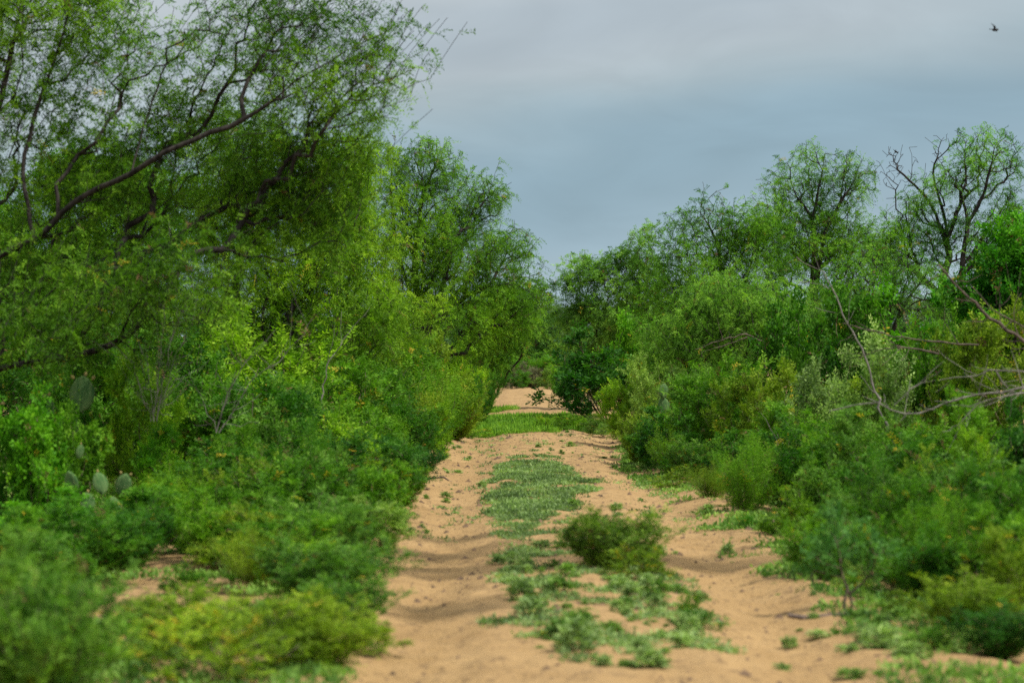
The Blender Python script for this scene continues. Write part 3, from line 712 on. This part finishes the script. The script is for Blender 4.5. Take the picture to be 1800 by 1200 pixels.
W('fern', 665, 22.2, 140, 820, 'mid', 'feathery bush overhanging the left rut beside the dark twig')
W('fern', 650, 31, 180, 690, 'dark', 'dark bush at the left between the bright one and the broom-like ones')
W('fan', 300, 13.6, 200, 1090, 'olive', 'low olive weed bush at the bottom in front of the bare sand', 'weed_bush', 'weed')
W('flower', 470, 13.4, 180, 1045, 'yellow', 'tall yellow-green weed right of the bottom sand gap', 'weed_bush', 'weed')
W('fan', 600, 14.2, 170, 1010, 'blue', 'bluish green bush leaning over the left rut near the bottom')
W('fan', 20, 12.2, 220, 1000, 'mid', 'green bush behind the nearest blurred one at the left edge')
FL = 'feathery bushes crowding the left bank of the track'
for i, (px, Y, w_, tp) in enumerate(((60, 17.4, 150, 900), (120, 16.4, 110, 965), (520, 15.9, 130, 960), (450, 16.8, 140, 930), (600, 17.2, 130, 900), (380, 18.6, 150, 870), (500, 18.8, 140, 850), (230, 18.3, 140, 880),
        (300, 20.8, 150, 820), (450, 20.9, 140, 800), (570, 20.9, 140, 800), (650, 20.6, 120, 830), (400, 22.6, 150, 760), (540, 22.6, 140, 760), (640, 24.8, 120, 770), (700, 24.2, 100, 800), (460, 24.6, 140, 720),
        (580, 26.8, 140, 710), (680, 28.8, 110, 730), (720, 31.0, 100, 720), (760, 33.5, 90, 715), (620, 30.4, 130, 680), (500, 27.5, 150, 680), (765, 38.0, 80, 700), (805, 43.5, 60, 695), (815, 48.5, 60, 665))):
    W(('fern', 'ovate', 'fern', 'broom', 'fern')[i % 5], px, Y, w_, tp, ('mid', 'dark', 'bright', 'olive', 'blue', 'mid')[i % 6], 'leafy green bush packed among the others on the left bank of the track', group=FL)
FR = 'feathery bushes crowding the right bank of the track'
for i, (px, Y, w_, tp) in enumerate(((1500, 17.8, 110, 920), (1580, 17.0, 130, 900), (1660, 16.8, 140, 880), (1640, 19.6, 140, 800), (1530, 19.4, 130, 830), (1450, 21.8, 120, 810), (1720, 19.4, 140, 770), (1600, 22.0, 130, 760),
        (1480, 23.6, 130, 760), (1370, 25.0, 110, 780), (1300, 27.6, 110, 760), (1230, 28.8, 100, 770), (1180, 30.0, 90, 760), (1150, 32.2, 80, 740), (1690, 23.8, 140, 700), (1500, 28.5, 140, 680), (1420, 29.5, 130, 690), (1250, 34.5, 120, 660), (1200, 38, 110, 640), (1140, 40, 90, 660))):
    W(('ovate', 'fern', 'broom', 'fern', 'fern')[i % 5], px, Y, w_, tp, ('bright', 'mid', 'mid', 'olive', 'dark', 'blue')[i % 6], 'leafy green bush packed among the others on the right bank of the track', group=FR)
# far end
for px, Y, w_, tp, c_, lab in ((900, 78, 60, 655, 'dark', 'low dark bush behind the distant bare sand, leftmost'), (930, 79, 50, 640, (.10, .10, .06), 'dull brownish bush in the middle behind the distant bare sand'),
                          (965, 78, 55, 650, 'grey', 'grey-green bush right behind the distant bare sand'), (940, 82, 110, 625, 'mid', 'wide pale bush above the brownish one at the far end'), (995, 70, 60, 640, 'mid', 'bush hanging over the right end of the distant bare sand')):
    W('fern', px, Y, w_, tp, c_, lab)
# right
W('ovate', 1068, 47.5, 215, 585, 'deep', 'very dark leafy bush bulging towards the far grass on the right')
W('ovate', 1015, 49, 95, 640, 'deep', 'dark bush dipping down to the far grass')
W('ovate', 1105, 52, 130, 560, 'vivid', 'bright topped leafy bush behind the very dark one')
W('weed', 955, 43.2, 60, 752, 'bright', 'low weed clump before the far grass, left of the bright sprig', 'weed_bush', 'weed')
W('weed', 1060, 42.6, 70, 752, 'grey', 'low pale weed clump before the far grass, right of the bright sprig', 'weed_bush', 'weed')
W('weed', 825, 41.5, 70, 760, 'bright', 'low bright weed clump at the left where the track meets the far grass', 'weed_bush', 'weed')
W('fern', 1005, 44, 60, 733, 'bright', 'small bright sprig bush on the grass in front of the dark bush')
W('fern', 1160, 34.5, 130, 640, 'grey', 'pale feathery bush at the right rut edge')
W('fern', 1130, 33, 90, 720, 'olive', 'low bush with yellow leaf tips right at the edge of the right rut')
W('ovate', 1195, 31.5, 160, 690, 'deep', 'dark leafy bush right behind the yellow-tipped one')
W('fern', 1265, 30.5, 170, 640, 'mid', 'green feathery bush above the thin upright weeds')
W('fern', 1335, 29, 170, 655, 'olive', 'olive bush with orange-yellow new tips')
W('ovate', 1340, 27.5, 140, 740, 'deep', 'dark hollow bush around the two pale dead stems')
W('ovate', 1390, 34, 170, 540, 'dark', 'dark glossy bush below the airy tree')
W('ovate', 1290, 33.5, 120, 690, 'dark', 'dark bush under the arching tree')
W('pale', 1450, 27, 150, 640, 'pale', 'pale silvery bush, the left one of the silvery bushes')
W('pale', 1560, 27.5, 200, 595, 'pale', 'tallest pale silvery bush behind the dead limbs')
W('pale', 1520, 25, 170, 660, 'grey', 'greyish upright bush in front of the silvery ones')
W('fern', 1640, 28, 180, 550, 'mid', 'feathery green bush right of the silvery bushes')
W('fern', 1740, 27, 200, 560, 'olive', 'olive bush behind the long dead limb at right')
W('ovate', 1480, 33, 200, 520, 'dark', 'dark bush behind the forked pale dead branch')
W('ovate', 1620, 33, 260, 520, 'vivid', 'bright leafy hedge-like bush under the forked tree')
W('broom', 1315, 23.5, 140, 775, 'mid', 'thin upright wispy weed bush at the right bank edge')
W('broom', 1250, 25.5, 90, 815, 'olive', 'smaller wispy weed bush at the rut edge')
W('fern', 1430, 24, 200, 745, 'dark', 'dark feathery bush behind the light green weeds')
W('fern', 1540, 22.5, 220, 730, 'blue', 'bluish green bush below the dead limbs')
W('fern', 1660, 21.5, 220, 720, 'mid', 'green bush with orange tips below the dead limbs')
W('ovate', 1780, 20.5, 180, 710, 'deep', 'deep green bush at the right edge below the dead limbs')
W('weed', 1400, 21, 130, 850, 'bright', 'light green leafy weed clump at the right bank')
W('fern', 1490, 19, 180, 860, 'blue', 'soft blue-green bush low on the right bank')
W('fern', 1600, 18, 200, 830, 'mid', 'soft feathery bush in the right foreground')
W('fern', 1730, 17.2, 220, 830, 'dark', 'dense dark bush in the right foreground')
W('fern', 1650, 15.8, 190, 930, 'dark', 'dark low bush leaning down to the sand in the right foreground')
W('fern', 1790, 14.6, 170, 940, 'olive', 'olive green bush cut by the lower right edge')
W('fan', 1760, 13.2, 150, 1060, 'deep', 'dark low bush in the bottom right corner')
W('weed', 1560, 16.0, 130, 960, 'mid', 'low bush beside the leaning sapling')
W('fern', 1690, 18.6, 260, 800, 'blue', 'blue-green feathery bush in the middle of the right foreground mass')
W('fern', 1560, 20.6, 240, 790, 'dark', 'dark feathery bush between the fallen limbs and the foreground at right')
W('fern', 1460, 17.2, 150, 905, 'mid', 'light feathery bush at the sand edge left of the leaning sapling')
W('fern', 1740, 15.6, 220, 900, 'mid', 'mid green bush right of the low dark one in the right foreground')
W('fan', 1700, 14.2, 170, 1010, 'olive', 'olive weed bush above the bottom right corner bush')
W('fern', 1400, 26.5, 180, 720, 'mid', 'feathery bush right of the two slim dead stems')
W('ovate', 1240, 29.2, 120, 735, 'dark', 'leafy dark bush behind the smaller wispy weed')
W('fern', 1110, 38.5, 110, 670, 'bright', 'light feathery bush where the right rut bends out of sight')
W('weed', 1655, 13.3, 110, 1095, 'mid', 'low bush on the sand at the bottom right, left of the dark corner bush')
W('weed', 1500, 16.6, 80, 985, 'grey', 'low pale bush on the sand just behind the leaning sapling')
W('weed', 1590, 14.9, 90, 1035, 'olive', 'small olive weed bush right of the stick lying on the sand')
W('weed', 1225, 13.9+.3, 90, 1062, 'dark', 'low green weed on the right flank of the hump near the bottom', 'weed_bush', 'weed')
W('weed', 1210, 15.0, 55, 1040, 'mid', 'little weed bush just above the low one near the bottom of the hump', 'weed_bush', 'weed')
W('fan', 1075, 17.8, 185, 895, (.12, .20, .025), 'dark bush of fanning stems standing on the hump between the ruts')
W('weed', 1130, 17.2, 130, 965, 'olive', 'low bush with yellow tips at the foot of the dark one on the hump')
W('weed', 1290, 24.3, 60, 870, 'bright', 'leafy low weed on the corner of the right bank', 'weed_bush', 'weed')
W('weed', 1190, 27.8, 80, 830, 'yellow', 'low yellowish weed under the dark bush by the right rut', 'weed_bush', 'weed')
W('weed', 1310, 21.6, 60, 900, 'vivid', 'tiny vivid green weed at the foot of the wispy bush', 'weed_bush', 'weed')

# ------------------------------------------------------------------ dead wood
def dead(name, label, Y, limbs, mat=DEAD, seed=1, twigs=0, cat='dead branch'):
    """limbs: (polyline of (px,py[,dY]), r0, r1)"""
    rg = np.random.default_rng(seed); p0 = P(limbs[0][0][0][0], limbs[0][0][0][1], Y)
    base = np.array([p0[0], Y, max(p0[2], 0)])
    parts = []
    for poly, r0, r1 in limbs:
        q = [P(a[0], a[1], Y+(a[2] if len(a) > 2 else 0))-base for a in poly]
        pts = [q[0]]
        for a, b in zip(q[:-1], q[1:]):
            k = max(1, int(np.linalg.norm(b-a)/.07))
            for i in range(1, k+1): pts.append(a+(b-a)*i/k+rg.normal(size=3)*(.008 if i < k else 0))
        pts = np.array(pts); n = len(pts); r = np.linspace(r0, r1, n)*(1+.16*rg.normal(size=n))*(.8 if mat is not DEADDK else 1)
        parts.append(tubes(pts[:-1], pts[1:], r[:-1], r[1:], 7))
        for _ in range(int(twigs*n/8) if n > 3 else 0):
            i = rg.integers(1, n-1); d = norm(pts[i+1]-pts[i]+rg.normal(size=3)*.07); ln = .1+.25*rg.random()
            t_ = np.array([pts[i]+(d*f+np.array([0, 0, .2*f*f]))*ln+rg.normal(size=3)*.006 for f in np.linspace(0, 1, 5)])
            rr = np.linspace(r[i]*.45, .0015, 5); parts.append(tubes(t_[:-1], t_[1:], rr[:-1], rr[1:], 4))
    V, F = join(parts)
    o = link(name, mesh(name, V, F, smooth=True), mat); o.location = base
    return tag(o, label, cat)
dead('dead_branch', 'long thick grey-brown dead limb slanting down to the right edge', 21.5,
     [([(1900, 800), (1870, 680), (1800, 600), (1740, 560), (1690, 510), (1650, 465)], 0.0245, 0.0066), ([(1800, 575), (1745, 545), (1705, 500)], 0.0082, 0.0024), ([(1790, 590), (1782, 550), (1795, 515)], 0.0048, 0.0018), ([(1760, 575), (1757, 540), (1755, 505)], 0.0041, 0.0018)], DEADDK, 2, 5)
dead('dead_branch', 'pale forked dead branch rising above the silvery bushes', 24,
     [([(1560, 760), (1515, 612), (1490, 570), (1470, 520), (1448, 478), (1400, 452)], 0.0136, 0.0030), ([(1440, 472), (1432, 450)], 0.0034, 0.0018), ([(1458, 508), (1430, 498), (1400, 496)], 0.0041, 0.0018),
      ([(1468, 550), (1445, 545), (1433, 540)], 0.0041, 0.0018)], DEAD, 3, 1.5)
dead('dead_branch', 'grey dead limb arching level over the bushes, topmost of the fallen limbs at right', 20.5,
     [([(1900, 720), (1840, 665), (1790, 652), (1740, 650), (1700, 662), (1650, 668)], 0.0109, 0.0030), ([(1750, 650), (1762, 672), (1810, 712)], 0.0061, 0.0036)], DEAD, 4, 5)
dead('dead_branch', 'longest fallen dead limb, reaching left from the right edge with a reddish broken end', 20,
     [([(1900, 760), (1860, 690), (1800, 680), (1700, 697), (1640, 718), (1590, 727), (1545, 708), (1500, 712), (1458, 722)], 0.0143, 0.0042), ([(1572, 712), (1600, 684), (1645, 668)], 0.0054, 0.0018), ([(1600, 722), (1582, 740)], 0.0041, 0.0018), ([(1545, 708), (1515, 695)], 0.0041, 0.0012)], DEAD, 5, 5)
dead('dead_branch', 'curved dead limb drooping down from the fallen limbs at right', 19.8,
     [([(1900, 740), (1850, 690), (1790, 692), (1720, 708), (1692, 738), (1678, 770), (1662, 800)], 0.0109, 0.0024)], DEAD, 6, 6)
dead('dead_branch', 'thin dark dead limbs lying across the silvery bushes', 23.5,
     [([(1720, 606), (1640, 600), (1600, 595), (1540, 582), (1482, 568)], 0.0082, 0.0030), ([(1650, 622), (1600, 612), (1555, 612), (1510, 630)], 0.0082, 0.0024)], DEADDK, 7, 5)
dead('dead_branch', 'pair of slim pale dead stems in the dark hollow at right', 26,
     [([(1392, 830), (1375, 795), (1355, 755), (1337, 725)], 0.0061, 0.0018), ([(1392, 830), (1385, 790), (1360, 750)], 0.0048, 0.0018)], DEAD, 8, .3)
dead('dead_branch', 'dark drooping dead branch sticking out of the arching grey-green tree', 36,
     [([(1345, 700), (1345, 600), (1310, 587), (1262, 600), (1222, 614)], 0.0136, 0.0036), ([(1320, 590), (1270, 608), (1235, 618)], 0.0082, 0.0024), ([(1345, 585), (1362, 600), (1368, 615)], 0.0068, 0.0024)], DEADDK, 9, 2.5)
dead('dead_shrub', 'bundle of grey dead stems rising behind the left bank', 21.6,
     [([(270, 740), (283, 620), (290, 560), (284, 500), (322, 450)], .006, .002), ([(275, 740), (300, 600), (330, 530), (345, 470), (358, 445)], .004, .001), ([(275, 740), (310, 620), (340, 560), (348, 515)], .0045, .0015),
      ([(270, 740), (260, 640), (230, 560), (232, 520)], .0045, .0015), ([(265, 740), (235, 640), (182, 590), (178, 545)], .0045, .0015), ([(300, 600), (330, 520), (375, 495)], .004, .001)], DEAD, 10, 9, 'dead shrub')
dead('dead_shrub', 'grey dead stems leaning to the right, low on the left bank', 22.3,
     [([(380, 760), (400, 690), (425, 645), (465, 600), (480, 585)], .006, .002), ([(385, 760), (412, 720), (440, 670), (500, 625), (550, 560)], .005, .0015), ([(380, 760), (350, 690), (320, 660)], .0045, .0015)], DEAD, 11, 8, 'dead shrub')
dead('dead_branch', 'thin grey dead stick crossing the bright leaves left of centre', 28,
     [([(560, 740), (575, 640), (620, 575), (650, 540)], .008, .003)], DEAD, 12, 1.5)
st = dead('dead_stick', 'dark dead stick lying on the sand at the right rut', 14.8,
     [([(1386, 1081), (1420, 1086), (1445, 1083), (1488, 1080)], .011, .016), ([(1465, 1082), (1450, 1070)], .006, .003)], DEADDK, 13, .2, 'stick')
dead('dry_twig', 'short upright dead stem beside the lying stick', 15.0, [([(1486, 1090), (1484, 1060), (1490, 1028)], .009, .005)], DEADDK, 14, .6, 'dead stem')
dead('dead_twig', 'thin dark twig on the sand by the left rut, bent like a hook', 29,
     [([(752, 842), (780, 838), (803, 850), (812, 866)], .009, .005)], DEADDK, 15, .5, 'twig')

# sapling by the lying stick
tree('sapling', 'spindly small-leaved sapling standing beside the lying stick on the right', 'sapling', 15.2, 1500,
     [(1480, 960, 60, 50, 70, .8, 40), (1430, 990, 35, 30, 30, .6, 30), (1540, 990, 40, 40, 40, .8, 30)],
     limbs=[[(1495, 1060, 0), (1480, 1000, 0), (1470, 940, 0)]], kind='fern', color=(0.055, 0.150, 0.030), seed=44, sig=.03, rl=.006, tip=.0012, bark=TWIG, rmax=.012)

# ------------------------------------------------------------------ prickly pears
def pad_mesh(seed):
    rg = np.random.default_rng(seed); nr, na = 14, 22; V = []
    for i in range(nr+1):
        t = i/nr; h = t; hw = .5*math.sin(math.pi*min(1, t**.78*1.0))**.62*(.62+.38*t) if 0 < t < 1 else .03
        th = .085*math.sin(math.pi*min(max(t, .02), .98))**.5+.02
        for j in range(na):
            a = j/na*2*math.pi; V.append((math.cos(a)*hw*.86, math.sin(a)*th*(.6+.4*abs(math.sin(a))), h))
    V = np.array(V); V[:, :2] += rg.normal(size=(len(V), 2))*.003
    F = [(i*na+j, i*na+(j+1) % na, (i+1)*na+(j+1) % na, (i+1)*na+j) for i in range(nr) for j in range(na)]
    b = len(V); V = np.concatenate([V, [(0, 0, -.005), (0, 0, 1.005)]])
    F3 = [(j, b, (j+1) % na) for j in range(na)]+[(nr*na+j, nr*na+(j+1) % na, b+1) for j in range(na)]
    # spine clusters as tiny tufts standing on the pad
    sp = []; c = len(V); Vs = []
    for u in np.linspace(-.36, .36, 6):
        for v in np.linspace(.15, .92, 7):
            if abs(u) < .42*math.sin(math.pi*v)**.6:
                for s in (-1, 1):
                    for k in range(3):
                        d = rg.normal(size=3)*.02; d[1] = s*.05
                        y0 = s*.07
                        Vs += [(u-.004, y0, v), (u+.004, y0, v), (u+d[0], y0+d[1], v+d[2])]; sp.append((c, c+1, c+2)); c += 3
    return mesh('pad', V, F, F3, smooth=True), mesh('spines', np.array(Vs), None, np.array(sp)-b-2)
PADM = bark_mat('pad_skin', (.040, .105, .030), (.10, .17, .055), 9)
SPM = plain_mat('spine', (.5, .42, .25)); FRM = plain_mat('fruit', (.22, .24, .07), .6, (.36, .22, .10))
pm, spn = pad_mesh(1); pm.materials.append(PADM); spn.materials.append(SPM)
def fruit_mesh():
    V = []; nr, na = 6, 8
    prof = [.15, .36, .48, .5, .46, .36, .18]
    for i, r_ in enumerate(prof):
        for j in range(na): V.append((math.cos(j*.785)*r_, math.sin(j*.785)*r_, i/6*1.4))
    F = [(i*na+j, i*na+(j+1) % na, (i+1)*na+(j+1) % na, (i+1)*na+j) for i in range(nr) for j in range(na)]
    V += [(0, 0, 0), (0, 0, 1.3)]
    F3 = [(6*na+j, 6*na+(j+1) % na, nr*na+na+1) for j in range(na)]
    return mesh('fruit', V, F, F3, smooth=True)
fm = fruit_mesh(); fm.materials.append(FRM)
def cactus(Y, basepx, label, pads):
    """pads: (px,py of pad foot, size px, lean deg, yaw deg, nfruit)"""
    root = empty('prickly_pear', ((basepx-CX)*Y/FPX, Y, 0)); tag(root, label, 'cactus')
    rg = random.Random(basepx)
    for (px, py, s, lean, yaw, nf, dy) in pads:
        L0 = s*Y/FPX
        p = link('pad', pm, None, root)
        w_ = P(px, py, Y+dy); p.location = (w_[0]-root.location[0], dy, w_[2]); p.rotation_euler = (R(rg.uniform(-12, 12)), R(lean), R(yaw)); p.scale = (L0*1.02, L0, L0)
        q = link('spines', spn, None, p)
        for k in range(nf):
            a = R(-50+100*(k+.5)/nf+rg.uniform(-8, 8)); f = link('fruit', fm, None, p)
            f.location = (math.sin(a)*.40, 0, .55+math.cos(a)*.43); f.rotation_euler = (0, a, 0); f.scale = (.1, .1, .1)
cactus(21.6, 120, 'tall prickly pear with a big round pad and yellow fruits at the left edge',
       [(142, 724, 64, 4, 20, 3, 0), (88, 742, 48, -14, 62, 2, .05), (112, 790, 66, 8, 35, 0, .25), (150, 850, 62, -14, 10, 0, .25), (125, 905, 62, 10, 40, 0, .25), (118, 960, 60, 0, 10, 0, .25)])
cactus(19.7, 190, 'lower prickly pear cluster with dark round pads beside the bushes',
       [(182, 868, 40, -14, 25, 1, 0), (212, 870, 40, 14, 10, 2, 0), (138, 806, 26, 5, 50, 1, .05), (132, 868, 42, -14, -30, 0, .05), (156, 908, 44, -10, 40, 1, -.05), (196, 918, 46, 5, 15, 0, .05), (180, 962, 48, 0, -20, 0, .05)])
cactus(33.5, 1168, 'single prickly pear pads peeking out of the pale feathery bush at right',
       [(1165, 700, 26, 5, 20, 0, -.35), (1168, 728, 30, -6, 10, 0, -.3), (1166, 765, 40, 0, 5, 0, -.3), (1166, 806, 42, 0, 40, 0, -.3)])

# ------------------------------------------------------------------ birds
def loft(profile, n=10):
    """profile: list of (center xyz, rx, rz) along the body axis"""
    V = []
    for (c, rx, rz) in profile:
        for j in range(n):
            a = j/n*2*math.pi; V.append((c[0]+math.cos(a)*rx, c[1], c[2]+math.sin(a)*rz))
    m = len(profile); F = [(i*n+j, i*n+(j+1) % n, (i+1)*n+(j+1) % n, (i+1)*n+j) for i in range(m-1) for j in range(n)]
    V += [profile[0][0], profile[-1][0]]
    F3 = [(j, m*n, (j+1) % n) for j in range(n)]+[((m-1)*n+j, (m-1)*n+(j+1) % n, m*n+1) for j in range(n)]
    return V, F, F3
BIRDM = plain_mat('dark_feather', (.02, .02, .022), .6, (.045, .042, .045))
def bird(loc, rot, s, label, flying):
    root = empty('bird', loc); root.rotation_euler = rot; root.scale = (s, s, s); tag(root, label, 'bird')
    V, F, F3 = loft([((0, -.56, .06), .005, .005), ((0, -.50, .07), .03, .03), ((0, -.44, .09), .09, .09), ((0, -.34, .10), .12, .125), ((0, -.25, .06), .11, .12), ((0, -.12, .01), .155, .16),
                     ((0, .05, -.01), .17, .17), ((0, .22, 0), .12, .12), ((0, .34, .02), .06, .05), ((0, .44, .03), .05, .018), ((0, .62, .03), .10, .012), ((0, .70, .03), .09, .008)])
    link('body', mesh('body', V, F, F3, smooth=True), BIRDM, root)
    for sgn in (-1, 1):
        if flying:
            st_ = [(0, -.14, .10, .30), (.25, -.20, .24, .30), (.5, -.12, .32, .26), (.8, .02, .30, .17), (1.0, .14, .26, .04)]
            V = []
            for (x, y0, z, ch) in st_:
                V += [(sgn*x, y0, z), (sgn*x, y0+ch*.5, z+.03), (sgn*x, y0+ch, z), (sgn*x, y0+ch*.5, z-.012)]
            F = [(i*4+j, i*4+(j+1) % 4, i*4+4+(j+1) % 4, i*4+4+j) for i in range(4) for j in range(4)]+[(0, 1, 2, 3), (16, 17, 18, 19)]
            link('wing', mesh('wing', V, F), BIRDM, root)
        else:
            V, F, F3 = loft([((sgn*.15, -.15, .05), .02, .05), ((sgn*.17, -.02, .03), .03, .10), ((sgn*.15, .18, .02), .03, .08), ((sgn*.08, .40, .03), .02, .03)], 8)
            link('wing', mesh('wing', V, F, F3, smooth=True), BIRDM, root)
            V, F = tubes(np.array([[sgn*.05, .02, -.12]]), np.array([[sgn*.06, .0, -.32]]), np.array([.012]), np.array([.010]), 5)
            link('leg', mesh('leg', V, F), BIRDM, root)
bird(P(1748, 53, 21), (R(10), R(25), R(60)), .062, 'small dark bird flying high in the grey sky at upper right', True)
bird(P(1575, 267, 42), (R(35), 0, R(110)), .085, 'tiny dark bird perched on top of the bare dead twigs', False)
